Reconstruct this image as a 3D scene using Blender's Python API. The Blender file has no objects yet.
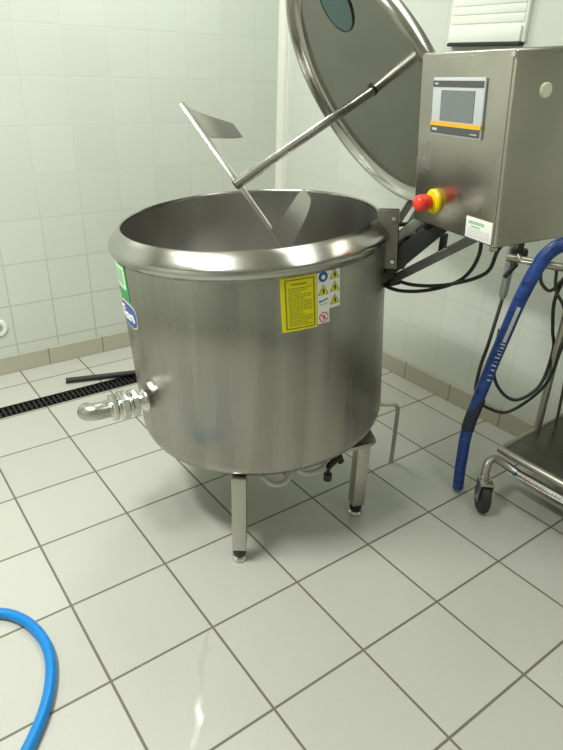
import bpy, bmesh, math, random
from mathutils import Vector, Matrix
PI = math.pi; V = Vector
random.seed(4)
S = bpy.context.scene; C = S.collection

# ------------------------------------------------------------------ materials
def mat(name, col, rough=.5, metal=0., emit=None, es=0., spec=.5, coat=0., trans=0., noise=None, bump=None, aniso=0.):
    m = bpy.data.materials.new(name); m.use_nodes = True
    nt = m.node_tree; b = nt.nodes['Principled BSDF']
    b.inputs['Base Color'].default_value = (*col, 1); b.inputs['Roughness'].default_value = rough
    b.inputs['Metallic'].default_value = metal; b.inputs['Specular IOR Level'].default_value = spec
    b.inputs['Coat Weight'].default_value = coat; b.inputs['Transmission Weight'].default_value = trans
    if emit: b.inputs['Emission Color'].default_value = (*emit, 1); b.inputs['Emission Strength'].default_value = es
    tc = nt.nodes.new('ShaderNodeTexCoord')
    if noise:   # (scale xyz, amount) : colour and roughness mottling
        sc, am, ra = noise
        mp = nt.nodes.new('ShaderNodeMapping'); mp.inputs['Scale'].default_value = sc
        n = nt.nodes.new('ShaderNodeTexNoise'); n.inputs['Scale'].default_value = 1; n.inputs['Detail'].default_value = 4
        nt.links.new(tc.outputs['Object'], mp.inputs[0]); nt.links.new(mp.outputs[0], n.inputs['Vector'])
        mx = nt.nodes.new('ShaderNodeMapRange'); mx.inputs[1].default_value = .3; mx.inputs[2].default_value = .7
        mx.inputs[3].default_value = 1-am; mx.inputs[4].default_value = 1+am
        nt.links.new(n.outputs['Fac'], mx.inputs[0])
        vm = nt.nodes.new('ShaderNodeVectorMath'); vm.operation = 'SCALE'; vm.inputs[0].default_value = col
        nt.links.new(mx.outputs[0], vm.inputs['Scale']); nt.links.new(vm.outputs[0], b.inputs['Base Color'])
        mr = nt.nodes.new('ShaderNodeMapRange'); mr.inputs[1].default_value = .3; mr.inputs[2].default_value = .7
        mr.inputs[3].default_value = max(.02, rough-ra); mr.inputs[4].default_value = rough+ra
        nt.links.new(n.outputs['Fac'], mr.inputs[0]); nt.links.new(mr.outputs[0], b.inputs['Roughness'])
    if bump:
        sc, st = bump
        mp = nt.nodes.new('ShaderNodeMapping'); mp.inputs['Scale'].default_value = sc
        n = nt.nodes.new('ShaderNodeTexNoise'); n.inputs['Scale'].default_value = 1; n.inputs['Detail'].default_value = 3
        nt.links.new(tc.outputs['Object'], mp.inputs[0]); nt.links.new(mp.outputs[0], n.inputs['Vector'])
        bp = nt.nodes.new('ShaderNodeBump'); bp.inputs['Strength'].default_value = st; bp.inputs['Distance'].default_value = .002
        nt.links.new(n.outputs['Fac'], bp.inputs['Height']); nt.links.new(bp.outputs[0], b.inputs['Normal'])
    if aniso:
        b.inputs['Anisotropic'].default_value = aniso
        tg = nt.nodes.new('ShaderNodeTangent'); tg.direction_type = 'RADIAL'; tg.axis = 'Z'
        nt.links.new(tg.outputs[0], b.inputs['Tangent'])
    return m

def tiles(name, col, grout, axes, size, off, gw, rough, grough=.7, var=.03, speck=0., wet=False, grout_low=None):
    """square tiles: axes = which two of the object coordinates; off = a joint position"""
    m = bpy.data.materials.new(name); m.use_nodes = True
    nt = m.node_tree; N = nt.nodes; L = nt.links; b = N['Principled BSDF']
    tc = N.new('ShaderNodeTexCoord'); sp = N.new('ShaderNodeSeparateXYZ'); L.new(tc.outputs['Object'], sp.inputs[0])
    def math_(op, a, c=None):
        n = N.new('ShaderNodeMath'); n.operation = op
        for i, v in enumerate((a, c)):
            if v is None: continue
            if isinstance(v, (int, float)): n.inputs[i].default_value = v
            else: L.new(v, n.inputs[i])
        return n.outputs[0]
    ds = []; ids = []
    for ax, sz, of in zip(axes, size, off):
        if sz is None: continue
        u = math_('DIVIDE', math_('SUBTRACT', sp.outputs[ax], of), sz)
        fr = math_('FRACT', u); ids.append(math_('FLOOR', u))
        d = math_('MULTIPLY', math_('MINIMUM', fr, math_('SUBTRACT', 1., fr)), sz)
        ds.append(d)
    d = ds[0] if len(ds) == 1 else math_('MINIMUM', ds[0], ds[1])
    mr = N.new('ShaderNodeMapRange'); mr.inputs[1].default_value = gw*.42; mr.inputs[2].default_value = gw*.72; L.new(d, mr.inputs[0])
    fac = mr.outputs[0]
    cmb = N.new('ShaderNodeCombineXYZ')
    for i, o in enumerate(ids): L.new(o, cmb.inputs[i])
    wn = N.new('ShaderNodeTexWhiteNoise'); L.new(cmb.outputs[0], wn.inputs['Vector'])
    k = math_('ADD', math_('MULTIPLY', wn.outputs['Value'], 2*var), 1-var)
    if speck:
        ns = N.new('ShaderNodeTexNoise'); ns.inputs['Scale'].default_value = 260; ns.inputs['Detail'].default_value = 2; L.new(tc.outputs['Object'], ns.inputs['Vector'])
        k = math_('ADD', k, math_('MULTIPLY', math_('SUBTRACT', ns.outputs['Fac'], .5), speck))
    nl = N.new('ShaderNodeTexNoise'); nl.inputs['Scale'].default_value = 2.2; nl.inputs['Detail'].default_value = 5; L.new(tc.outputs['Object'], nl.inputs['Vector'])
    k = math_('ADD', k, math_('MULTIPLY', math_('SUBTRACT', nl.outputs['Fac'], .5), .08))
    vm = N.new('ShaderNodeVectorMath'); vm.operation = 'SCALE'; vm.inputs[0].default_value = col; L.new(k, vm.inputs['Scale'])
    mix = N.new('ShaderNodeMix'); mix.data_type = 'RGBA'; L.new(fac, mix.inputs[0]); mix.inputs[6].default_value = (*grout, 1)
    if grout_low:      # the joint colour blends to a second, lower tone towards the floor
        dz = N.new('ShaderNodeMapRange'); dz.inputs[1].default_value = .15; dz.inputs[2].default_value = 1.0; L.new(sp.outputs[2], dz.inputs[0])
        dm = N.new('ShaderNodeMix'); dm.data_type = 'RGBA'; L.new(dz.outputs[0], dm.inputs[0]); dm.inputs[6].default_value = (*grout_low, 1); dm.inputs[7].default_value = (*grout, 1)
        L.new(dm.outputs[2], mix.inputs[6])
    L.new(vm.outputs[0], mix.inputs[7])
    L.new(mix.outputs[2], b.inputs['Base Color'])
    r = math_('ADD', math_('MULTIPLY', fac, rough-grough), grough)
    if wet:      # a thin wiggly trail of water left on the tiles
        wig = N.new('ShaderNodeTexNoise'); wig.inputs['Scale'].default_value = 16; L.new(tc.outputs['Object'], wig.inputs['Vector'])
        t = math_('MULTIPLY', math_('ADD', sp.outputs[1], 1.46), 1/.30)         # 0..1 along the trail
        cx = math_('ADD', math_('MULTIPLY', t, .205), -.198)
        dx = math_('ABSOLUTE', math_('SUBTRACT', math_('ADD', sp.outputs[0], math_('MULTIPLY', math_('SUBTRACT', wig.outputs['Fac'], .5), .05)), cx))
        w = N.new('ShaderNodeMapRange'); w.inputs[1].default_value = .004; w.inputs[2].default_value = .013; w.inputs[3].default_value = 1; w.inputs[4].default_value = 0; L.new(dx, w.inputs[0])
        e1 = N.new('ShaderNodeMapRange'); e1.inputs[1].default_value = -.05; e1.inputs[2].default_value = .05; L.new(t, e1.inputs[0])
        e2 = N.new('ShaderNodeMapRange'); e2.inputs[1].default_value = .7; e2.inputs[2].default_value = 1.05; e2.inputs[3].default_value = 1; e2.inputs[4].default_value = 0; L.new(t, e2.inputs[0])
        wm = math_('MULTIPLY', w.outputs[0], math_('MULTIPLY', e1.outputs[0], e2.outputs[0]))
        r = math_('SUBTRACT', r, math_('MULTIPLY', wm, rough-.12))
        L.new(math_('MULTIPLY', wm, 1.), b.inputs['Coat Weight']); b.inputs['Coat Roughness'].default_value = .12
    L.new(r, b.inputs['Roughness'])
    bp = N.new('ShaderNodeBump'); bp.inputs['Strength'].default_value = .3 if grout_low else .5; bp.inputs['Distance'].default_value = .0010 if grout_low else .0015; L.new(fac, bp.inputs['Height'])
    L.new(bp.outputs[0], b.inputs['Normal'])
    return m

M = dict(
    steel=mat('brushed_steel', (.47,.46,.41), .28, 1., noise=((9,9,1.2), .10, .05)),
    body=mat('vessel_steel', (.375,.365,.325), .30, 1., noise=((13,13,.5), .18, .07), aniso=.85),
    rim=mat('rim_steel', (.46,.45,.415), .20, 1., noise=((6,6,6), .05, .05)),
    inner=mat('inner_steel', (.50,.495,.46), .32, 1., noise=((5,5,5), .08, .05)),
    lid=mat('lid_steel', (.29,.285,.25), .13, 1., noise=((5,5,5), .06, .04)),
    lidrim=mat('lid_rim_steel', (.50,.49,.44), .2, 1.),
    box=mat('cabinet_steel', (.45,.43,.375), .30, 1., noise=((5,5,3), .09, .07)),
    chrome=mat('chrome', (.68,.67,.63), .20, 1.),
    cart=mat('cart_steel', (.42,.40,.34), .36, 1., noise=((9,9,9), .08, .05)),
    deck=mat('deck_steel', (.16,.155,.13), .38, 1., noise=((7,7,7), .15, .06)),
    paint=mat('pale_enamel', (.55,.55,.49), .4),
    black=mat('black_plastic', (.012,.012,.012), .4), rubber=mat('black_rubber', (.018,.018,.017), .55),
    dark=mat('dark_metal', (.045,.045,.042), .38, .6), gate=mat('grate_iron', (.016,.015,.014), .5, .3),
    yellow=mat('sticker_yellow', (.72,.66,.0), .35), olive=mat('print_olive', (.22,.20,.005), .4),
    ink=mat('print_dark', (.30,.28,.01), .4), white=mat('white_vinyl', (.78,.78,.74), .35), red=mat('print_red', (.6,.06,.06), .4),
    blue=mat('print_blue', (.03,.08,.34), .35), green=mat('print_green', (.0,.30,.06), .35), mint=mat('print_mint', (.62,.85,.55), .35),
    palegreen=mat('print_pale_green', (.30,.52,.30), .35), blackink=mat('print_black', (.03,.03,.03), .4), grey=mat('print_grey', (.35,.37,.36), .4),
    bezel=mat('bezel_grey', (.52,.54,.55), .35), strip=mat('bezel_dark', (.075,.08,.075), .35), orange=mat('bezel_orange', (.85,.42,.02), .35),
    scraper=mat('scraper_steel', (.45,.45,.40), .40, .9), lightblue=mat('pale_blue', (.30,.45,.62), .4), hinge=mat('hinge_steel', (.20,.195,.17), .4, .9), dark_band=mat('navy_band', (.018,.022,.045), .5), armgrey=mat('arm_grey', (.13,.13,.12), .35, .7), screen=mat('screen_glass', (.17,.19,.19), .12), redp=mat('red_plastic', (.80,.05,.03), .3), yelp=mat('yellow_plastic', (.80,.60,.0), .35),
    hoseb=mat('blue_hose', (.0,.20,.56), .32), hosed=mat('blue_sheath', (.014,.052,.235), .35, noise=((14,14,40), .35, .1), bump=((20,20,60), .5)),
    cable=mat('black_cable', (.012,.012,.011), .4), bcable=mat('brown_cable', (.06,.05,.035), .45), hatch=mat('hatch_glass', (.045,.10,.10), .15),
    silver=mat('silver_grey', (.40,.40,.36), .3, .6), wallw=mat('white_blind', (.80,.83,.74), .45), capw=mat('white_cap', (.80,.81,.74), .35),
    trim=mat('trim_white', (.74,.76,.66), .4), plaster=mat('plaster', (.68,.69,.60), .8), cove=mat('pale_hose', (.45,.44,.36), .4),
    orangebrown=mat('print_pink', (.55,.28,.22), .4), lens=mat('cream_plastic', (.70,.72,.55), .35),
)
WALL = (.60,.63,.56)
M['wall_left'] = tiles('wall_tiles_left', WALL, (.57,.60,.53), (0,2), (.2037,.2037), (.213,.142), .0050, .30, var=.02, grout_low=(.43,.44,.36))
M['wall_right'] = tiles('wall_tiles_right', WALL, (.565,.59,.52), (1,2), (.2037,.2037), (.05,.086), .0045, .30, var=.02, grout_low=(.545,.565,.49))
M['floor'] = tiles('floor_tiles', (.465,.465,.405), (.14,.13,.095), (0,1), (.3,.3), (0,0), .0060, .36, var=.035, speck=.22, wet=True)
M['base_left'] = tiles('base_tiles_left', (.44,.42,.33), (.25,.23,.17), (0,2), (.289,None), (.154,0), .006, .4, var=.03)
M['base_right'] = tiles('base_tiles_right', (.42,.40,.31), (.23,.21,.16), (1,2), (.289,None), (-.679,0), .006, .4, var=.03)

# ------------------------------------------------------------------ helpers
class Fr:
    def __init__(s, o, x, y, z, k=1.): s.o, s.x, s.y, s.z, s.k = V(o), V(x).normalized(), V(y).normalized(), V(z).normalized(), k
    def p(s, a, b=0, c=0): return s.o + (s.x*a + s.y*b + s.z*c)*s.k
    def m(s):
        m = Matrix.Identity(4)
        for i, v in enumerate((s.x, s.y, s.z, s.o)):
            for j in range(3): m[j][i] = v[j]
        return m
WORLD = Fr((0,0,0), (1,0,0), (0,1,0), (0,0,1))
def perp(d):
    d = V(d).normalized(); a = d.cross(V((0,0,1)))
    if a.length < .1: a = d.cross(V((1,0,0)))
    a.normalize(); return a, d.cross(a)

class MB:
    def __init__(s): s.bm = bmesh.new()
    def box(s, fr, x0, x1, y0, y1, z0, z1, bev=0, seg=2):
        if fr is None: fr = WORLD
        vs = [s.bm.verts.new(fr.p(x, y, z)) for x in (x0,x1) for y in (y0,y1) for z in (z0,z1)]
        fs = [(0,1,3,2),(4,6,7,5),(0,4,5,1),(2,3,7,6),(0,2,6,4),(1,5,7,3)]
        F = [s.bm.faces.new([vs[i] for i in f]) for f in fs]
        if bev:
            es = list({e for f in F for e in f.edges})
            bmesh.ops.bevel(s.bm, geom=es, offset=bev, segments=seg, affect='EDGES', profile=.5)
        return s
    def tube(s, pts, r, n=14, cap=True, smooth=0):
        P = [V(p) for p in pts]
        if smooth: P = spline(P, smooth)
        R = r if hasattr(r, '__len__') else [r]*len(P)
        if len(R) != len(P): R = [R[0] + (R[-1]-R[0])*i/(len(P)-1) for i in range(len(P))]
        T = [(P[min(i+1,len(P)-1)] - P[max(i-1,0)]).normalized() for i in range(len(P))]
        a, b = perp(T[0]); rings = []
        for i, (p, t) in enumerate(zip(P, T)):
            a = (a - t*a.dot(t)).normalized(); b = t.cross(a)
            rings.append([s.bm.verts.new(p + (a*math.cos(2*PI*k/n) + b*math.sin(2*PI*k/n))*R[i]) for k in range(n)])
        for A, B in zip(rings, rings[1:]):
            for k in range(n): s.bm.faces.new((A[k], A[(k+1)%n], B[(k+1)%n], B[k]))
        if cap: s.bm.faces.new(rings[0][::-1]); s.bm.faces.new(rings[-1])
        return s
    def cyl(s, p0, p1, r0, r1=None, n=24): return s.tube([p0, p1], [r0, r0 if r1 is None else r1], n)
    def lathe(s, fr, prof, n=96, a0=0, a1=2*PI, close=False):
        full = abs(a1-a0-2*PI) < 1e-6; m = n if full else n+1; rings = []
        for r, z in prof:
            if r < 1e-6: rings.append([s.bm.verts.new(fr.p(0,0,z))])
            else: rings.append([s.bm.verts.new(fr.p(r*math.cos(a0+(a1-a0)*k/n), r*math.sin(a0+(a1-a0)*k/n), z)) for k in range(m)])
        pr = list(zip(rings, rings[1:]))
        if close: pr.append((rings[-1], rings[0]))
        for A, B in pr:
            for k in range(n):
                k2 = (k+1) % m
                if not full and k+1 >= m: continue
                if len(A) == 1 and len(B) == 1: continue
                if len(A) == 1: s.bm.faces.new((A[0], B[k2], B[k]))
                elif len(B) == 1: s.bm.faces.new((A[k], A[k2], B[0]))
                else: s.bm.faces.new((A[k], A[k2], B[k2], B[k]))
        return s
    def poly(s, pts, th, nrm):
        """thick flat polygon"""
        nrm = V(nrm).normalized()
        a = [s.bm.verts.new(V(p)) for p in pts]; b = [s.bm.verts.new(V(p) + nrm*th) for p in pts]
        s.bm.faces.new(a[::-1]); s.bm.faces.new(b)
        for i in range(len(a)): j = (i+1) % len(a); s.bm.faces.new((a[i], a[j], b[j], b[i]))
        return s
    def grid(s, f, nu, nv, th_f=None):
        """f(i/nu, j/nv) -> point ; th_f gives the back point"""
        A = [[s.bm.verts.new(f(i/nu, j/nv)) for j in range(nv+1)] for i in range(nu+1)]
        for i in range(nu):
            for j in range(nv): s.bm.faces.new((A[i][j], A[i+1][j], A[i+1][j+1], A[i][j+1]))
        if th_f:
            B = [[s.bm.verts.new(th_f(i/nu, j/nv)) for j in range(nv+1)] for i in range(nu+1)]
            for i in range(nu):
                for j in range(nv): s.bm.faces.new((B[i][j], B[i][j+1], B[i+1][j+1], B[i+1][j]))
            for i in range(nu):
                for j in (0, nv): s.bm.faces.new((A[i][j], A[i+1][j], B[i+1][j], B[i][j]))
            for j in range(nv):
                for i in (0, nu): s.bm.faces.new((A[i][j], A[i][j+1], B[i][j+1], B[i][j]))
        return s
    def make(s, name, m, parent=None, fr=None, smooth=True, label=None):
        """link as ONE mesh; fr = the frame its local coordinates use"""
        bmesh.ops.recalc_face_normals(s.bm, faces=s.bm.faces)
        me = bpy.data.meshes.new(name)
        root = parent
        while root is not None and root.parent is not None: root = root.parent
        inv = Matrix.Identity(4)
        if root is not None: inv = ROOTM[root.name].inverted()
        elif fr is not None: inv = fr.m().inverted()
        s.bm.transform(inv); s.bm.to_mesh(me); s.bm.free()
        me.materials.append(M[m])
        if smooth:
            for p in me.polygons: p.use_smooth = True
            try: me.set_sharp_from_angle(angle=math.radians(38))
            except Exception: pass
        o = bpy.data.objects.new(name, me); C.objects.link(o)
        if root is None and fr is not None: o.matrix_world = fr.m()
        if root is None: ROOTM[o.name] = fr.m() if fr is not None else Matrix.Identity(4)
        o.parent = parent
        if label: o['label'] = label
        return o
ROOTM = {}
def spline(P, k=8):
    out = []; n = len(P)
    for i in range(n-1):
        p0 = P[i-1] if i else P[0]*2-P[1]; p1, p2 = P[i], P[i+1]; p3 = P[i+2] if i+2 < n else P[-1]*2-P[-2]
        for j in range(k):
            t = j/k
            out.append(.5*((2*p1) + (p2-p0)*t + (2*p0-5*p1+4*p2-p3)*t*t + (3*p1-p0-3*p2+p3)*t**3))
    out.append(P[-1]); return out
def thing(name, label, cat, fr, group=None):
    o = bpy.data.objects.new(name, None); C.objects.link(o); o.empty_display_size = .05
    o.matrix_world = fr.m(); ROOTM[o.name] = fr.m()
    return tag(o, label, cat, group)
def tag(o, label, cat, group=None):
    o['label'] = label; o['category'] = cat
    if group: o['group'] = group
    return o
def struct(o): o['kind'] = 'structure'; return o
def at(x, y, z): return Fr((x,y,z), (1,0,0), (0,1,0), (0,0,1))

# ------------------------------------------------------------------ the room
XR, YL, X0, Y0, H = 1.63, .761, -2.6, -4.2, 2.7
struct(MB().box(None, X0, XR, Y0, .310, -.05, 0).box(None, X0, XR, .410, YL, -.05, 0).box(None, X0, XR, .310, .410, -.05, -.03).make('floor', 'floor', smooth=False))
struct(MB().box(None, X0-.1, XR+.1, Y0-.1, YL+.1, H, H+.05).make('ceiling', 'plaster', smooth=False))
struct(MB().box(None, X0, XR+.1, YL, YL+.1, -.05, H).make('wall_left', 'wall_left', smooth=False))
struct(MB().box(None, XR, XR+.1, Y0, YL, -.05, H).make('wall_right', 'wall_right', smooth=False))
struct(MB().box(None, X0, XR+.1, Y0-.1, Y0, -.05, H).make('wall_front', 'wall_left', smooth=False))
struct(MB().box(None, X0-.1, X0, Y0-.1, YL+.1, -.05, H).make('wall_rear', 'wall_right', smooth=False))
struct(MB().box(None, X0, XR-.012, YL-.012, YL, 0, .092, .003).make('baseboard_left', 'base_left', smooth=False))
struct(MB().box(None, XR-.012, XR, Y0, YL-.012, 0, .092, .003).make('baseboard_right', 'base_right', smooth=False))
# rounded white trim in the corner of the two walls
mb = MB()
prof = [(XR, YL-.042)] + [(XR-.036*math.sin(a)-.002, YL-.036*math.cos(a)-.002) for a in [i*PI/2/8 for i in range(9)]] + [(XR-.042, YL), (XR, YL)]
mb.poly([(x, y, .092) for x, y in prof], H-.092, (0,0,1)); struct(mb.make('trim_1', 'trim'))
# pale blind over a shallow window in the right wall, above the control cabinet
wy0, wy1, wz0 = -.735, -.40, 1.535
w = struct(MB().box(None, XR-.02, XR, wy0-.01, wy1+.01, wz0, 2.25, .004).make('window_1', 'wallw', smooth=False))
mb = MB()
for k in range(22):
    z = wz0+.066+k*.030
    mb.box(None, XR-.0235, XR-.0195, wy0, wy1, z, z+.0285, .0015)
mb.make('blind', 'wallw', w, label='pale horizontal blind slats')
MB().box(None, XR-.034, XR-.02, wy0, wy1, wz0, wz0+.055, .006).make('window_sill', 'wallw', w)
MB().box(None, XR-.034, XR-.002, wy0-.0, wy1, wz0-.012, wz0-.001, .002).make('sill_strip', 'black', w, label='dark strip under the sill')  # thin dark strip along the underside of the sill

# drain channel
fr = at(-.6, .36, -.03)
g = thing('floor_drain', 'long narrow black slotted drain grate set in the tiled floor by the left wall', 'drain', fr)
MB().box(None, X0+.4, XR-.1, .310, .316, -.028, .001).box(None, X0+.4, XR-.1, .404, .410, -.028, .001).box(None, X0+.4, XR-.1, .316, .404, -.0295, -.026).make('channel', 'gate', g, smooth=False)
mb = MB()
for k in range(165):
    x = X0+.42 + k*.0225
    mb.box(None, x, x+.010, .3165, .4035, -.012, -.001)
mb.box(None, X0+.41, XR-.12, .357, .363, -.016, -.0025)
mb.make('grate', 'gate', g, smooth=False)

# black bar lying by the drain
p0, p1 = V((.150,.492,.0145)), V((.62,.345,.0145))
tag(MB().cyl(p0, p1, .0135, n=16).make('squeegee_handle', 'rubber', fr=Fr(p0, (1,0,0), (0,1,0), (0,0,1))), 'black round bar lying on the tiles beside the floor drain', 'bar')

# round white wall fitting at the far left
fr = Fr((-.063, YL, .247), (1,0,0), (0,0,1), (0,-1,0))
t = thing('wall_socket', 'small round white cover with a grey centre low on the left wall', 'wall fitting', fr)
MB().lathe(fr, [(0,0), (.044,0), (.044,.006), (.038,.011), (.022,.011), (.020,.005), (0,.005)], 40).make('cover', 'capw', t)
MB().lathe(fr, [(0,.005), (.0185,.005), (.0185,.0085), (0,.0085)], 24).make('socket_insert', 'grey', t)

# ------------------------------------------------------------------ the kettle
KN = V((-.0738,.0259,.9969)).normalized()
KX = V((0,1,0)).cross(KN).normalized(); KY = KN.cross(KX)
SZ = .951                                         # kettle, lid and cabinet scaled about the camera by this factor
KT = Fr((.4293,-.7241,1.0201), KX, KY, KN, SZ)    # mouth plane, z up
def KP(x, y, z): return V((x*SZ-.0291, y*SZ-.1116, z*SZ+.0691))
kroot = Fr((.475,-.74,0), (1,0,0), (0,1,0), (0,0,1))
K = thing('cooking_kettle', 'large round stainless steel cooking kettle with its lid raised, standing on square legs', 'kettle', kroot)
RB = .432
body = [(.4025,.001), (.4045,.003), (.408,.001), (.420,-.012), (.432,-.025), (.441,-.035), (.4465,-.044), (.4475,-.052), (.444,-.060), (.438,-.066), (.4335,-.072)]
rim = MB().lathe(KT, [(.4015,-.012), (.4015,-.002)] + body + [(RB-.004,-.070), (RB-.004,-.060), (.430,-.045), (.415,-.02)], 160, close=True)
wall = [(RB-.006,-.064), (RB,-.0735), (RB,-.30), (RB,-.657)]
for i in range(1, 9):
    a = i*PI/2/8*.9; wall.append((RB-.052+.052*math.cos(a), -.657-.068*math.sin(a)))
wall += [(.33,-.728), (.18,-.738), (0,-.742)]
vs = MB().lathe(KT, wall, 160).make('vessel_jacket', 'body', K)
inn = [(.4012,-.008), (.4005,-.05), (.400,-.42)] + [(.40-.08+.08*math.cos(a), -.42-.08*math.sin(a)) for a in [i*PI/2/6 for i in range(1,7)]] + [(.15,-.512), (0,-.516)]
MB().lathe(KT, inn, 128).make('vessel_interior', 'inner', K, label='dark brushed inner wall')
rim.make('rim', 'rim', K, label='brighter rounded rim')

def patch(a0, a1, z0, z1, off, th=.0008, r=RB, nu=8, parent=K, name='x', m='white', label=None, skew=0):
    f = lambda R: (lambda i, j: KT.p(R*math.cos(math.radians(a0+(a1-a0)*i + skew*j)), R*math.sin(math.radians(a0+(a1-a0)*i + skew*j)), z0+(z1-z0)*j))
    return MB().grid(f(r+off+th), nu, 1, f(r+off)).make(name, m, parent, label=label)
def blob(cx, cz, pts, off, name, m, parent, th=.0004, label=None):
    """flat outline wrapped on the jacket; pts in metres around (angle cx deg, height cz)"""
    mb = MB(); R = RB+off
    P = lambda x, z, r: KT.p(r*math.cos(math.radians(cx)+x/RB), r*math.sin(math.radians(cx)+x/RB), cz+z)
    a = [mb.bm.verts.new(P(x, z, R+th)) for x, z in pts]; b = [mb.bm.verts.new(P(x, z, R)) for x, z in pts]
    ca = mb.bm.verts.new(P(sum(x for x,_ in pts)/len(pts), sum(z for _,z in pts)/len(pts), R+th))
    n = len(a)
    for i in range(n): mb.bm.faces.new((a[i], a[(i+1)%n], ca)); mb.bm.faces.new((a[i], b[i], b[(i+1)%n], a[(i+1)%n]))
    return mb.make(name, m, parent, label=label, smooth=False)

# yellow instruction sticker
ys = patch(-113.4, -99.6, -.225, -.070, .0003, name='instruction_sticker', m='yellow', label='yellow sticker with a dark frame and lines of print')
mb = MB()
def strip(mb, a0, a1, z0, z1, off=.0014, th=.0003, nu=3):
    R = RB+off
    f = lambda R: (lambda i, j: KT.p(R*math.cos(math.radians(a0+(a1-a0)*i)), R*math.sin(math.radians(a0+(a1-a0)*i)), z0+(z1-z0)*j))
    mb.grid(f(R+th), nu, 1, f(R))
strip(mb, -111.8, -100.6, -.0805, -.0775); strip(mb, -111.8, -100.6, -.2185, -.2155)
strip(mb, -111.8, -111.3, -.218, -.078); strip(mb, -101.0, -100.5, -.218, -.078)
mb.make('printed_frame', 'olive', ys)
mb = MB(); z = -.0905
strip(mb, -109.5, -103.5, z-.0035, z+.001); z -= .011
while z > -.211:
    x = -110.6
    end = -101.6 if random.random() < .75 else -101.6-random.uniform(1, 5)
    while x < end:
        l = random.uniform(.7, 2.0); strip(mb, x, min(x+l, end), z-.0026, z, nu=1); x += l+.28
    z -= .0062
mb.make('printed_text', 'ink', ys)
# white pictogram sticker, stepped outline
ws = patch(-99.4, -89.4, -.180, -.066, .0003, name='pictogram_sticker', m='white', label='white sticker with warning pictograms')
patch(-99.4, -94.4, -.219, -.180, .0003, name='sticker_tab', m='white', parent=ws, nu=4)
def ring_pts(r, n=20): return [(r*math.cos(2*PI*k/n), r*math.sin(2*PI*k/n)) for k in range(n)]
col = {'l': -96.9, 'r': -91.9}
blob(col['l'], -.085, ring_pts(.0145), .0014, 'mandatory_symbol', 'blue', ws); blob(col['l'], -.086, ring_pts(.0065), .0020, 'head_symbol', 'white', ws)
for side, z in (('r',-.084), ('l',-.1225), ('r',-.1195), ('r',-.1565)):
    blob(col[side], z, [(-.0165,-.013), (.0165,-.013), (0,.0155)], .0014, 'warning_triangle', 'blackink', ws)
    blob(col[side], z, [(-.0135,-.0113), (.0135,-.0113), (0,.0125)], .0020, 'triangle_field', 'yellow', ws)
    blob(col[side], z, [(-.002,-.009), (.002,-.009), (.0035,.001), (0,.006), (-.0035,.001)], .0026, 'triangle_mark', 'blackink', ws)
blob(col['l'], -.155, [(-.014,-.002), (-.002,.0), (.014,.004), (.014,.0075), (0,.004), (-.014,.003)], .0014, 'ship_symbol', 'blue', ws)
blob(col['l'], -.164, [(-.012,-.001), (.012,.001), (.012,.003), (-.012,.001)], .0014, 'base_line', 'grey', ws)
blob(col['l'], -.201, ring_pts(.0150), .0014, 'prohibition_ring', 'red', ws); blob(col['l'], -.201, ring_pts(.0118), .0020, 'ring_field', 'white', ws)
blob(col['l'], -.201, [(-.010,.0065), (-.0075,.009), (.010,-.0065), (.0075,-.009)], .0026, 'ring_bar', 'red', ws)
blob(col['l'], -.201, [(-.004,-.007), (.001,-.007), (.004,.006), (0,.008)], .0032, 'hand_symbol', 'red', ws)

# green and blue logo stickers on the far left of the jacket
gs = patch(158, 178.6, -.185, -.070, .0003, name='green_logo', m='green', label='green sticker with a pale framed square')
patch(160.5, 177.2, -.150, -.076, .0013, name='logo_frame', m='mint', parent=gs)
patch(163, 175.3, -.138, -.088, .0023, name='logo_field', m='palegreen', parent=gs)
bl = [(math.copysign(abs(math.cos(a))**.6, math.cos(a))*.066, math.copysign(abs(math.sin(a))**.6, math.sin(a))*.036) for a in [2*PI*k/28 for k in range(28)]]
bs = blob(173.5, -.232, [(x*1.06, z*1.12) for x, z in bl], .0005, 'blue_logo', 'mint' if 0 else 'white', K, label='rounded blue sticker edged in white with white script')
blob(173.5, -.232, bl, .0016, 'blue_field', 'blue', bs)
mb = MB()
def stroke(pts, w=.006):
    R = RB+.0028
    mb.tube([KT.p(R*math.cos(math.radians(173.5)+x/RB), R*math.sin(math.radians(173.5)+x/RB), -.232+z) for x, z in pts], w/2, n=6)
for L in ([(-.052,.016),(-.026,.018)], [(-.039,.017),(-.041,-.013)], [(-.024,.002),(-.025,-.013)], [(-.024,.010),(-.0235,.012)],
          [(-.012,.004),(.002,-.014)], [(.003,.004),(-.013,-.014)], [(.010,.004),(.012,-.012),(.020,-.013),(.022,.004)], [(.030,-.014),(.029,.004),(.040,.004)], [(.040,.006),(.052,-.014)]):
    stroke(L)
mb.make('white_script', 'white', bs)

# outlet: ferrule, clamped unions, bent pipe
O0 = KT.p(-.428, .035, -.530)
od = V((-.995,.07,-.0)).normalized()
oa, ob = perp(od)
OF = Fr(O0, oa, ob, od, SZ)
out = MB().lathe(OF, [(0,-.03), (.040,-.03), (.040,.004), (.034,.012), (.028,.018), (.026,.03), (0,.03)], 32).make('outlet_flange', 'chrome', K, label='polished outlet flange')
def hexnut(z0, z1, r, name):
    r *= 1.10
    mb = MB(); n = 8
    a = []
    for z, q in ((z0,.9),(z0+.004,1),(z1-.004,1),(z1,.9)):
        a.append([mb.bm.verts.new(OF.p(r*q*math.cos(2*PI*k/n), r*q*math.sin(2*PI*k/n), z)) for k in range(n)])
    for A, B in zip(a, a[1:]):
        for k in range(n): mb.bm.faces.new((A[k], A[(k+1)%n], B[(k+1)%n], B[k]))
    mb.bm.faces.new(a[0]); mb.bm.faces.new(a[-1]); return mb.make(name, 'chrome', K)
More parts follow.
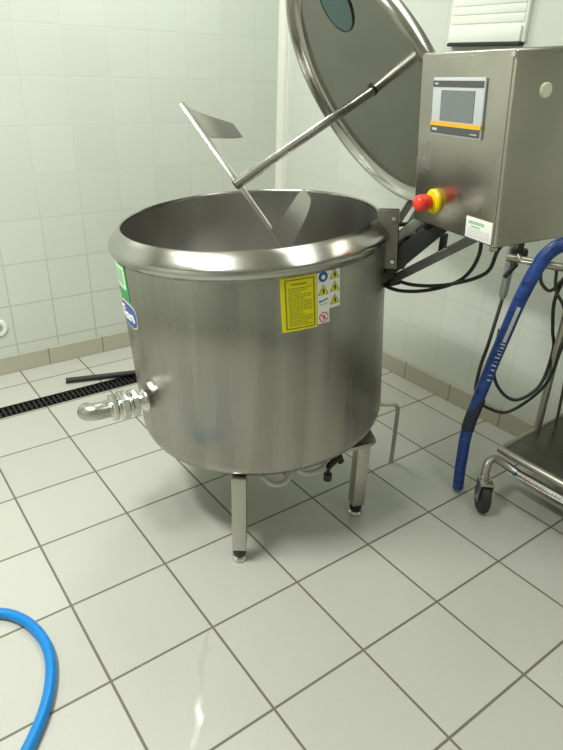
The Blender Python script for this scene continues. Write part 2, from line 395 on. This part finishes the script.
hexnut(.030, .052, .043, 'union_nut'); hexnut(.062, .088, .046, 'union_nut'); hexnut(.098, .116, .041, 'union_nut')
MB().lathe(OF, [(0,.028), (.029,.028), (.029,.124), (0,.124)], 28).make('outlet_sleeve', 'chrome', K)
e = OF.p(0,0,.122)
MB().tube([e, e+od*.030, e+od*.045+V((0,.003,.0)), e+od*.058+V((0,.012,-.002)), e+od*.062+V((0,.028,-.004))], .0265, n=22, smooth=6).make('outlet_pipe', 'steel', K, label='bent polished outlet pipe')

# frame and legs
mb = MB(); fz = .33
fpts = {'front': (.209,-1.012), 'right': (.672,-1.055), 'back': (.55,-.50)}
def beam(mb, a, b, z0, z1, w=.02):
    a, b = V((*a, 0)), V((*b, 0)); d = (b-a).normalized(); s = V((-d.y, d.x, 0)); f = Fr(a, d, s, (0,0,1)); mb.box(f, 0, (b-a).length, -w, w, z0, z1, .003)
ring = Fr((.478,-.738,.318), KX, KY, KN)
mb.lathe(ring, [(.27,.0), (.325,.0), (.325,.012), (.27,.012)], 96, close=True)
for k_ in ('front', 'right', 'back'): beam(mb, fpts[k_], (.478,-.738), .302 if k_ != 'right' else .312, .322 if k_ != 'right' else .332, .018)
mb.make('base_frame', 'steel', K)
MB().poly([(.47,-1.078,.322), (.54,-1.092,.325), (.655,-1.118,.326), (.676,-1.112,.330), (.715,-1.02,.338), (.62,-.93,.336), (.50,-.95,.326)], .012, (0,0,1)).make('corner_plate', 'rim', K, label='pale corner plate above the right leg')
for nm, (x, y) in fpts.items():
    top = {'front': .327, 'right': .337, 'back': .325}[nm]
    ly = math.radians({'front': -37, 'right': -20, 'back': 0}[nm])
    lg = MB().box(Fr((x,y,0), (math.cos(ly),math.sin(ly),0), (-math.sin(ly),math.cos(ly),0), (0,0,1)), -.0225, .0225, -.0225, .0225, .05, top, .003).make('leg', 'steel', K)
    MB().lathe(at(x, y, 0), [(0,.0), (.021,.0), (.0245,.004), (.0245,.012), (.019,.018), (0,.018)], 28).make('foot', 'chrome', lg, label='chromed foot disc')
    MB().lathe(at(x, y, 0), [(0,.017), (.018,.017), (.022,.028), (.0225,.050), (0,.050)], 28).make('foot_collar', 'black', lg, label='black plastic collar')
# pipework under the kettle
mb = MB()
mb.tube([(.30,-0.995,0.278), (.33,-1.015,0.246), (.37,-1.025,0.242), (.405,-1.015,0.266), (.41,-0.995,0.298)], .009, smooth=6)
mb.make('curved_pipe', 'paint', K, label='pale curved pipe under the kettle')
MB().tube([(.415,-0.995,0.300), (.43,-1.020,0.263), (.47,-1.030,0.240), (.53,-1.025,0.240), (.56,-0.995,0.268)], .009, smooth=6).make('curved_pipe', 'paint', K, label='pale curved pipe under the kettle')
v = MB().cyl((.545,-1.035,0.240), (.60,-1.030,0.263), .011).make('drain_valve', 'dark', K, label='small dark drain valve')
MB().cyl((.545,-1.035,0.240), (.543,-1.037,0.200), .007).cyl((.543,-1.037,0.214), (.542,-1.038,0.190), .014).make('valve_knob', 'black', v)
MB().cyl((.585,-1.030,0.266), (.60,-1.035,0.240), .012).make('valve_knob', 'black', v)
# thin steel rail beside the kettle (an upside-down L to the floor)
MB().tube([(.82,-.76,.268), (.97,-.868,.270), (1.000,-.888,.268), (1.010,-.895,.255), (1.013,-.897,.22), (1.013,-.897,0)], .0085, smooth=5).make('overflow_pipe', 'steel', K, label='thin steel pipe bent down to the floor')

# hinge bracket on the right of the jacket
ha = -11.7
HD = V((math.cos(math.radians(ha)), math.sin(math.radians(ha)), 0)); HS = V((-HD.y, HD.x, 0))
HF = Fr((.4293,-.7241,.0691), HD, HS, (0,0,1), SZ)
mb = MB().box(HF, .425, .56, -.30, .30, .86, 1.0, .004)
mb = MB()
aa = math.radians(-53); RD = KX*math.cos(aa)+KY*math.sin(aa); TD = KN.cross(RD); PF = Fr(KT.p(0,0,0), RD, TD, KN, SZ)
mb.box(PF, .41, .472, -.010, .010, -.150, .030, .003)
mb.make('hinge_bracket', 'hinge', K)
for z_ in (.005, -.125): MB().cyl(PF.p(.458,-.008,z_), PF.p(.458,-.018,z_), .006, n=6).make('hinge_bolt', 'chrome', K)
mb = MB()
for s_ in (-.10, .10):
    mb.poly([HF.p(.40,s_,.80), HF.p(.55,s_,.80), HF.p(.575,s_,.86), HF.p(.52,s_,.93), HF.p(.40,s_,.93)], .012, HS)
mb.box(HF, .40, .55, -.10, .11, .80, .815, .002)
mb.make('hinge_bracket', 'steel', K)
MB().cyl(HF.p(.545,-.12,.86), HF.p(.545,.14,.86), .018).make('hinge_shaft', 'chrome', K)

# lid
LN = V((-.8154,.1924,-.5459)).normalized(); LA = V((0,0,1)).cross(LN).normalized(); LB = LN.cross(LA)
HUB = V((.8834,-.7353,1.3695))
LF = Fr(HUB, LA, LB, LN, SZ)                         # z = inner side of the lid
LR = .43
lidp = [(0,0), (.36,0), (.382,.002), (.395,.009), (.403,.020), (.407,.032), (.412,.0355), (.423,.034), (.4295,.026), (.430,.006), (.425,-.008), (.405,-.018), (.37,-.022)]
lid = MB().lathe(LF, lidp[:3] + [(.382,-.0225), (0,-.030)], 128).make('lid', 'lid', K, label='large round polished lid tipped open')
MB().lathe(LF, lidp[2:] + [(.37,-.006)], 160, close=True).make('lid_rim', 'lidrim', lid, label='raised rim of the lid')
HC = Fr(LF.p(-.0032,.2813,0), LA, LB, LN, SZ)
MB().lathe(HC, [(0,.003), (.0835,.003), (.0835,-.002), (0,-.002)], 48).make('sight_glass', 'hatch', lid, label='blue-green round sight window')
MB().lathe(HC, [(.0835,-.002), (.0835,.0045), (.087,.0045), (.089,-.002)], 48, close=True).make('glass_ring', 'dark', lid)
MB().lathe(LF, [(0,-.001), (.021,-.001), (.021,.004), (.017,.006), (0,.006)], 24).make('shaft_seal', 'black', lid, label='black shaft seal')
mb = MB()
for s_ in (-.035, .035):
    p0, p1, p2 = HF.p(.545, s_, .86), LF.p(-s_, -.425, -.030), LF.p(-s_, -.06, -.050)
    for a, b in ((p0, p1), (p1, p2)):
        d = (b-a).normalized(); q = d.cross(HS).normalized(); mb.box(Fr(a, d, HS, q), -.012, (b-a).length+.012, -.005, .005, -.014, .014, .003)
mb.make('lid_arm', 'hinge', lid)
MB().lathe(Fr(LF.p(0,0,-.03), LA, LB, -LN), [(0,0), (.07,0), (.07,.12), (.06,.13), (0,.13)], 36).make('drive_housing', 'steel', lid)

# agitator on the lid shaft
HUB2 = V((0.8950,-0.7409,1.3744)); T = V((0.4536,-0.6224,1.0986)); SD = (T-HUB2).normalized(); SL = (T-HUB2).length
AD = V((-.3198,.6363,.7020)); AD = (AD - SD*AD.dot(SD)).normalized(); AE = SD.cross(AD)
ag = MB().cyl(HUB2+SD*.004, T-SD*.07, .0145, n=24).cyl(T-SD*.085, T+SD*.012, .0168, n=20).make('agitator_shaft', 'steel', K, label='long steel agitator shaft')
AF = Fr(T, AD, AE, -SD)
MB().box(AF, -.300, .300, -.003, .003, -.0085, .0085, .001).make('cross_bar', 'steel', ag, label='flat cross bar of the agitator')
def blade(sg):
    # curved scraper paddle leaving the end of the bar towards the lid side
    def fa(i, j):
        outer = (.300 if sg > 0 else .262) - (.090 if sg > 0 else .060)*i + .012*math.sin(PI*i)
        inner = .178 - .028*i + .010*math.sin(PI*i)
        b = .134*i + .014*math.sin(PI*i); k = .126*i - .010*math.sin(PI*i)
        a = outer + (inner-outer)*j
        if i > .8:      # rounded outer corners
            t = (i-.8)/.2; q = 1-(1-math.sqrt(max(0, 1-t*t)))*(.15 if sg > 0 else .4); m = (outer+inner)/2; a = m + (a-m)*q
        return AF.p(sg*a, sg*b, k)
    nrm = (fa(.6,0)-fa(.3,0)).cross(fa(.5,1)-fa(.5,0)).normalized()
    return MB().grid(lambda i,j: fa(i,j), 20, 3, lambda i,j: fa(i,j)+nrm*.003).make('scraper_blade', 'scraper', ag)
blade(1); blade(-1)

# ------------------------------------------------------------------ control cabinet
BU = V((.2706,.9624,-.0247)); BN = KN; BD = BU.cross(BN)        # BD points into the cabinet
if BD.x < 0: BD = -BD
BA = V((0.5743,-1.4893,1.0749)); BF = Fr(BA, BU, BN, BD, SZ)          # x along the front face, y up, z into the cabinet
BW, BH, BDp = .354, .412, .30
B = thing('control_cabinet', 'stainless steel control cabinet with touch screen and emergency stop beside the raised lid', 'control box', BF)
MB().box(BF, .0, BW, .0, BH, .0, BDp, .006, 3).make('housing', 'box', B)
MB().box(BF, .010, BW-.010, .010, BH-.010, -.0025, .004, .002).make('front_panel', 'box', B)
MB().cyl(BF.p(.006,BH-.01,-.001), BF.p(.006,BH-.01,-.007), .006).make('corner_screw', 'chrome', B)
MB().cyl(BF.p(.012,-.004,-.002), BF.p(.012,-.004,.012), .006).make('corner_screw', 'chrome', B)
scr = MB().box(BF, .083, .283, .2295, .3585, -.009, -.002, .003).make('touch_screen', 'bezel', B, label='touch panel with grey bezel and orange stripe')
o = -.0095
MB().box(BF, .086, .280, .338, .3515, o-.001, o+.002).make('upper_band', 'strip', scr, smooth=False)
MB().box(BF, .086, .280, .2340, .2515, o-.001, o+.002).make('lower_band', 'strip', scr, smooth=False)
MB().box(BF, .083, .283, .2515, .2605, o-.001, o+.002).make('orange_stripe', 'orange', scr, smooth=False)
MB().box(BF, .114, .244, .2640, .3310, o-.001, o+.002).make('display', 'screen', scr, smooth=False, label='unlit grey display')
for x, w, z_, h_ in ((.258,.014,.343,.0035), (.252,.020,.2405,.0055), (.094,.026,.239,.0022)):
    MB().box(BF, x, x+w, z_, z_+h_, o-.0015, o).make('bezel_print', 'bezel', scr, smooth=False)
# emergency stop
E0 = BF.p(.252, .0665, -.0025); EF = Fr(E0, BU, BN, -BD, SZ*1.02)
es = MB().lathe(EF, [(0,0), (.031,0), (.031,.006), (.027,.011), (.0185,.0115), (.0185,.015), (0,.015)], 40).make('emergency_stop', 'yelp', B, label='yellow collar of the emergency stop')
MB().lathe(EF, [(0,.014), (.0165,.014), (.0165,.018), (.0175,.021), (.0205,.025), (.0215,.038), (.020,.050), (.014,.056), (0,.058)], 36).make('stop_button', 'redp', es, label='red mushroom push button')
# label
lb = MB().box(BF, .013, .111, .0065, .0565, -.0040, -.002, .0003).make('rating_plate', 'white', B, label='small white plate with green print')
mb = MB()
for k, (x, w, h) in enumerate([(.093,.008,.006),(.083,.009,.007),(.074,.007,.007),(.065,.007,.008),(.053,.010,.007),(.042,.009,.007)]):
    mb.box(BF, x, x+w, .0415, .0415+h, -.0046, -.004)
mb.box(BF, .058, .090, .0335, .0375, -.0046, -.004)
mb.make('green_print', 'palegreen', lb, smooth=False)
mb = MB()
for z in (.028,.023,.018,.013):
    x = .022
    while x < .098:
        w = random.uniform(.006,.016); mb.box(BF, x, min(x+w,.101), z, z+.0022, -.0046, -.004); x += w+.003
mb.make('fine_print', 'bezel', lb, smooth=False)
# round lock cover on the side face
LF2 = Fr(BF.p(0,.330,.082), BD, BN, -BU, SZ)
MB().lathe(LF2, [(0,-.002), (.0155,-.002), (.0155,.003), (.013,.005), (0,.005)], 32).make('lock_cover', 'lens', B, label='round cream lock cover')
# carrying arms from the kettle bracket
def bar(mb, p0, p1, w, h):
    p0, p1 = V(p0), V(p1); d = (p1-p0).normalized(); s = d.cross(V((0,0,1))).normalized(); mb.box(Fr(p0, d, s, s.cross(d)), 0, (p1-p0).length, -w/2, w/2, -h/2, h/2, .004)
mb = MB(); bar(mb, KP(.775,-.985,.93), KP(.868,-1.055,1.035), .010, .045); mb.make('link_plate', 'silver', B, label='grey steel link plate behind the stop button')
mb = MB(); bar(mb, KP(.772,-.985,.862), BF.p(.335,.03,.16), .035, .052)
mb.make('support_arm', 'black', B, label='broad black support arm')
mb = MB(); bar(mb, KP(.790,-1.005,.835), BF.p(.165,.012,.17), .026, .024)
mb.make('support_arm', 'armgrey', B, label='narrow dark grey support arm')
mb = MB().cyl(KP(.755,-.97,.85), KP(.80,-.995,.85), .030, n=20).cyl(KP(.77,-1.0,.83), KP(.81,-1.01,.835), .017, n=20)
mb.make('arm_pivot', 'black', B)
MB().cyl(KP(.768,-.962,.93), KP(.845,-1.04,.985), .010, n=16).cyl(KP(.845,-1.04,.985), BF.p(.30,.02,.06), .013, n=16).make('cable_gland', 'black', B, label='black angled cable gland')

# cables between kettle and cabinet
def hose(name, pts, r, m, label, cat, k=8, n=12):
    P = [V(p) for p in pts]
    g = {'power_cable': 'cables between kettle and cabinet', 'wiring_loop': 'cables hanging at the trolley'}.get(name)
    return tag(MB().tube(P, r, n=n, smooth=k).make(name, m, fr=at(*P[0])), label, cat, g)
CAB = []   # placed by position in the room
hose('power_cable', [KP(.760,-.975,.82), KP(.80,-1.03,.806), KP(.87,-1.09,.815), KP(.92,-1.16,.86), KP(.90,-1.22,.95), BF.p(.21,.012,.12)], .0055, 'cable', 'black cable sagging lowest from the kettle side up behind the narrow arm', 'cable')
hose('power_cable', [KP(.775,-.985,.845), KP(.83,-1.05,.826), KP(.90,-1.13,.838), KP(.92,-1.24,.90), KP(.86,-1.31,1.0), BF.p(.06,.012,.13)], .0055, 'cable', 'black cable curving up to the near lower corner of the control cabinet', 'cable')
hose('power_cable', [KP(.745,-.93,.955), KP(.77,-.955,.985), KP(.80,-.99,1.005), KP(.83,-1.02,1.010), KP(.86,-1.05,1.03), BF.p(.33,.015,.15)], .0065, 'cable', 'short black cable from the kettle rim to behind the red stop button', 'cable')
tag(MB().box(at(.838,-1.135,.965), -.010, .010, -.008, .008, -.015, .04, .003).make('cable_connector', 'dark', fr=at(.838,-1.135,.965)), 'small dark connector hanging below the control cabinet between the arms', 'connector')

# ------------------------------------------------------------------ steel trolley at the right
cx, cy = 1.079, -1.28  # trolley and hose points unprojected from image pixels, typed in as room coordinates
TR = at(cx+.1, cy, 0)
T_ = thing('steel_trolley', 'low steel tube trolley with dark deck on a black castor wheel at the right wall', 'trolley', TR)
X1, X2, YA, YB = 1.178, 1.57, -1.262, -2.15
MB().tube([(1.178,-1.255,.203), (1.178,-1.31,.2), (1.178,-2.15,.2)], .0140, n=18).make('frame_tube', 'cart', T_)
MB().tube([(1.079,-1.28,.120), (1.081,-1.278,.155), (1.098,-1.272,.184), (1.128,-1.276,.188), (1.155,-1.300,.170), (1.167,-1.345,.156), (1.170,-1.42,.152), (1.170,-2.15,.152)], .0145, n=18, smooth=6).make('frame_tube', 'cart', T_)
MB().tube([(1.178,-1.262,.203), (1.60,-1.25,.203), (1.60,-2.15,.203)], .0135, n=16).make('frame_tube', 'cart', T_)
MB().poly([(1.182,-2.15,.196), (1.60,-2.15,.196), (1.60,-1.25,.196), (1.19,-1.262,.196)], .012, (0,0,1)).make('deck', 'deck', T_, smooth=False, label='dark sheet-steel deck')
dc = MB().poly([(1.1565,-1.325,.145), (1.1555,-1.95,.145), (1.1580,-1.95,.166), (1.1590,-1.325,.166)], .0012, (-1,0,.2)).make('decal', 'white', T_, smooth=False, label='white lettered decal strip with a blue badge')
mb = MB()
for k in range(8):
    pass
mb.poly([(1.1545,-1.345+.012*math.cos(a), .156+.009*math.sin(a)) for a in [2*PI*i/16 for i in range(16)]], .0006, (-1,0,.2)); mb.make('badge', 'blue', dc, smooth=False)
LET = {'T': [((0,1),(1,1)),((.5,1),(.5,0))], 'E': [((0,0),(0,1)),((0,1),(1,1)),((0,.5),(.8,.5)),((0,0),(1,0))], 'C': [((1,1),(0,1)),((0,1),(0,0)),((0,0),(1,0))],
       'H': [((0,0),(0,1)),((1,0),(1,1)),((0,.5),(1,.5))], 'O': [((0,0),(0,1)),((0,1),(1,1)),((1,1),(1,0)),((1,0),(0,0))], 'N': [((0,0),(0,1)),((0,1),(1,0)),((1,0),(1,1))],
       'L': [((0,1),(0,0)),((0,0),(1,0))], 'I': [((.5,0),(.5,1))], 'R': [((0,0),(0,1)),((0,1),(1,1)),((1,1),(1,.5)),((1,.5),(0,.5)),((.4,.5),(1,0))], 'A': [((0,0),(.5,1)),((.5,1),(1,0)),((.2,.4),(.8,.4))]}
def letters(txt, y0, m, nm):
    mb = MB(); y = y0
    for ch in txt:
        if ch == ' ': y -= .012; continue
        for (a, b), (c, d) in LET[ch]:
            P = lambda u, v: V((1.1548+.002*v, y-.011*u, .149+.0135*v))
            mb.tube([P(a,b), P(c,d)], .0011, n=5)
        y -= .0165
    mb.make(nm, m, dc)
letters('TECHNO', -1.368, 'orangebrown', 'red_lettering'); letters('LINE', -1.472, 'grey', 'grey_lettering')
for (x, y, full) in ((cx, cy, 1), (1.56, -1.30, 0), (cx+.09, -2.05, 0), (1.56, -2.05, 0)):
    cs = MB().cyl((x, y, .118), (x, y, .145), .017, n=24).make('caster', 'chrome', T_, label='chromed castor stem')
    wf = Fr((x-.010, y-.016, .058), (.65,.76,0), (0,0,1), (.76,-.65,0), 1.06)
    MB().lathe(wf, [(0,-.012), (.030,-.014), (.046,-.017), (.0535,-.012), (.055,0), (.0535,.012), (.046,.017), (.030,.014), (0,.012)], 40).make('wheel', 'rubber', cs, label='black rubber wheel')
    mb = MB()
    for s in (-.0225, .0195): mb.poly([wf.p(-.018,-.012,s), wf.p(.018,-.012,s), wf.p(.026,.06,s), wf.p(-.026,.06,s)], .003, wf.z)
    mb.box(wf, -.026, .026, .058, .064, -.0225, .0225, .001)
    mb.cyl(wf.p(0,0,-.026), wf.p(0,0,.026), .007)
    mb.make('fork', 'steel', cs)
# posts and upper rail
MB().cyl((1.40,-1.262,.20), (1.40,-1.262,1.0), .0135).make('upright_post', 'cart', T_)
MB().tube([(1.225,-1.10,.872), (1.27,-1.15,.866), (1.33,-1.25,.858), (1.40,-1.262,.855), (1.50,-1.45,.855), (1.50,-2.1,.855)], .014, smooth=5).make('hanging_rail', 'cart', T_)
MB().box(at(1.40,-1.33,.90), -.06, .06, -.05, .05, -.035, .035, .004).box(at(1.40,-1.33,.90), -.075, -.058, -.03, .03, -.02, .02, .003).make('pump_block', 'dark', T_, label='dark block under the rail')
MB().cyl((1.60,-1.28,.2), (1.60,-1.28,1.0), .0135).make('upright_post', 'cart', T_)
# small items on the deck
fr = Fr((1.262,-1.497,.2085), (1,0,0), (0,1,0), (0,0,1), .85)
bt = thing('spray_bottle', 'small bottle with pale blue band and white cap standing on the trolley deck', 'bottle', fr)
MB().lathe(fr, [(0,0), (.026,0), (.028,.004), (.028,.10), (.022,.118), (.011,.128), (.011,.138), (0,.138)], 28).make('bottle_body', 'silver', bt)
MB().lathe(fr, [(0,.136), (.013,.136), (.013,.160), (0,.160)], 20).make('bottle_cap', 'white', bt)
MB().lathe(fr, [(.0285,.015), (.029,.015), (.029,.07), (.0285,.07)], 28, close=True).make('bottle_label', 'lightblue', bt)

# spray gun hanging from the rail
fr = at(1.262,-1.092,.70)
sg = thing('spray_gun', 'grey spray lance with black trigger hanging from the trolley rail', 'spray gun', fr)
MB().tube([(1.268,-1.088,.715), (1.266,-1.088,.73), (1.272,-1.085,.80), (1.285,-1.080,.90), (1.288,-1.08,.93)], [.010,.016,.017,.015,.013], n=18, smooth=1).make('grip', 'silver', sg)
MB().box(Fr((1.262,-1.12,.88), (.6,-.8,0), (.8,.6,0), (0,0,1)), -.028, .028, -.014, .014, -.028, .022, .006).cyl((1.255,-1.125,.85), (1.235,-1.10,.80), .008).cyl((1.25,-1.13,.90), (1.25,-1.13,.95), .010).make('trigger', 'black', sg)
MB().cyl((1.238,-1.135,.885), (1.222,-1.155,.878), .006).cyl((1.25,-1.14,.862), (1.275,-1.175,.860), .007).make('nipple', 'chrome', sg)

# pressure hose in blue sheath
h = hose('pressure_hose', [(1.085,-1.178,.016), (1.088,-1.172,.06), (1.092,-1.166,.134), (1.106,-1.158,.277), (1.153,-1.169,.493), (1.190,-1.175,.62), (1.227,-1.181,.743), (1.262,-1.196,.85), (1.285,-1.212,.905), (1.325,-1.245,.940), (1.42,-1.30,.95), (1.46,-1.40,.93)], [.020,.026], 'hosed', 'thick dark blue sheathed hose hanging from the trolley rail to the floor', 'hose', n=20)
hp = [V(p) for p in ((1.106,-1.158,.277), (1.153,-1.169,.493), (1.190,-1.175,.62), (1.227,-1.181,.743))]
CAM = V((-.593,-2.278,1.410))
def hang(p, off, r):    # a point on the hose surface, on its outward (room) side
    d = V((-.84,-.45,.2)).normalized(); return p + d*r
mb = MB()
q = spline(hp, 6)
mb.tube([p + V((-.72,-.70,.15)).normalized()*.0125 for p in q[9:]], [.0115,.0125], n=10)
mb.make('white_marking', 'white' if 0 else 'palegreen' if 0 else 'bezel', h, label='pale printed stripe') if 0 else mb.bm.free()
mb = MB(); r0 = .0225
pts = spline([V(p) for p in [(1.106,-1.158,.277), (1.153,-1.169,.493), (1.190,-1.175,.62), (1.227,-1.181,.743)]], 10)
side = V((-.62,-.72,.30)).normalized()
for k in range(8, 28):
    p = pts[k] + side*.0235
    nx = pts[k+1] + side*.0235
    d = (nx-p).normalized(); s = d.cross(side).normalized(); f = Fr(p, d, s, side)
    if k < 18: mb.box(f, .001, .006 if k % 3 else .003, -.008 if k % 2 else -.004, .008, .0005, .0022)
    else: mb.box(f, 0, (nx-p).length*.96, -.006, .006, .0005, .0022)
mb.make('white_lettering', 'bezel', h, smooth=False, label='white lettering along the hose')
MB().tube([(1.1035,-1.160,.258), (1.106,-1.158,.277), (1.118,-1.160,.330), (1.131,-1.163,.382)], [.0232,.0240], n=20, smooth=4).make('dark_band', 'dark_band', h, label='dark navy band round the hose')  # short dark navy band round the lower part of the hose
hose('clear_hose', [(1.13,-1.155,.02), (1.125,-1.150,.10), (1.122,-1.140,.20), (1.14,-1.130,.34), (1.175,-1.140,.48), (1.21,-1.14,.60)], .007, 'cove', 'thin pale hose running down behind the dark blue hose', 'hose')
hose('wiring_loop', [(1.262,-1.092,.712), (1.240,-1.095,.62), (1.218,-1.10,.548), (1.212,-1.09,.46), (1.218,-1.084,.36), (1.222,-1.10,.33)], .0065, 'bcable', 'brown-black cable dropping from the end of the spray lance', 'cable')
hose('wiring_loop', [(1.41,-1.23,.84), (1.37,-1.225,.733), (1.385,-1.235,.62), (1.404,-1.245,.539), (1.335,-1.265,.424), (1.249,-1.232,.373), (1.209,-1.173,.42), (1.205,-1.14,.52), (1.225,-1.13,.62)], .0062, 'cable', 'black cable making the inner of two loops behind the blue hose', 'cable')
hose('wiring_loop', [(1.48,-1.30,.85), (1.44,-1.30,.70), (1.391,-1.283,.576), (1.35,-1.276,.425), (1.266,-1.213,.312), (1.203,-1.161,.32), (1.16,-1.13,.36)], .0058, 'cable', 'black cable making the outer, lower of two loops behind the blue hose', 'cable')
hose('wiring_loop', [(1.28,-1.20,.86), (1.30,-1.20,.80), (1.345,-1.215,.765), (1.40,-1.22,.80), (1.44,-1.24,.86)], .006, 'bcable', 'brown cable sagging just under the trolley rail', 'cable')
hose('wiring_loop', [(1.34,-1.22,.86), (1.36,-1.225,.77), (1.40,-1.25,.70), (1.42,-1.27,.60), (1.45,-1.29,.45), (1.46,-1.3,.215)], .0055, 'bcable', 'brown cable running down beside the trolley post to the deck', 'cable')

# blue hose on the floor at lower left
hose('water_hose', [(-1.10,-.90,.0145), (-.80,-.80,.0145), (-.62,-.795,.0145), (-.52,-.808,.0145), (-.465,-.838,.0145), (-.425,-.90,.0145), (-.405,-.98,.0145), (-.408,-1.06,.0145), (-.437,-1.145,.0145), (-.485,-1.222,.0145), (-.56,-1.30,.0145), (-.70,-1.40,.0145), (-.95,-1.5,.0145)], .0145, 'hoseb', 'bright blue water hose curled on the floor at the lower left', 'hose', n=18)

# ------------------------------------------------------------------ light
def area(name, loc, sx, sy, p, col, rot=(0,0,0)):
    l = bpy.data.lights.new(name, 'AREA'); l.shape = 'RECTANGLE'; l.size = sx; l.size_y = sy; l.energy = p; l.color = col
    o = bpy.data.objects.new(name, l); C.objects.link(o); o.location = loc; o.rotation_euler = rot; return o
LC = (.985,1,.965)
area('tube_light_1', (-1.0,-.80,2.66), .22, 1.1, 47, LC)
area('tube_light_2', (.72,.20,2.66), .20, 1.0, 12, LC, (0,0,math.radians(-35)))
area('tube_light_3', (.7,-2.1,2.66), .6, 2.0, 8, LC)
wd = bpy.data.worlds.new('world'); S.world = wd; wd.use_nodes = True
wd.node_tree.nodes['Background'].inputs[0].default_value = (.5,.52,.45,1); wd.node_tree.nodes['Background'].inputs[1].default_value = .05

# ------------------------------------------------------------------ camera
yaw, pit, rol = .642663809, .462064159, .0323189557
cy_, sy_, cp, sp = math.cos(yaw), math.sin(yaw), math.cos(pit), math.sin(pit)
f = V((sy_*cp, cy_*cp, -sp)); r = V((cy_, -sy_, 0)); u = r.cross(f)
rr = r*math.cos(rol) + u*math.sin(rol); uu = u*math.cos(rol) - r*math.sin(rol)
cd = bpy.data.cameras.new('camera'); cam = bpy.data.objects.new('camera', cd); C.objects.link(cam)
cam.matrix_world = Fr(CAM, rr, uu, -f).m()
cam.location = (-.59314948,-2.27792006,1.41026506)
cd.sensor_fit = 'VERTICAL'; cd.sensor_height = 24; cd.lens = 607.638*24/750; cd.clip_start = .02
S.camera = cam
S.view_settings.view_transform = 'Standard'; S.view_settings.look = 'None'; S.view_settings.gamma = 1; S.view_settings.use_curve_mapping = False
S.view_settings.exposure = .78
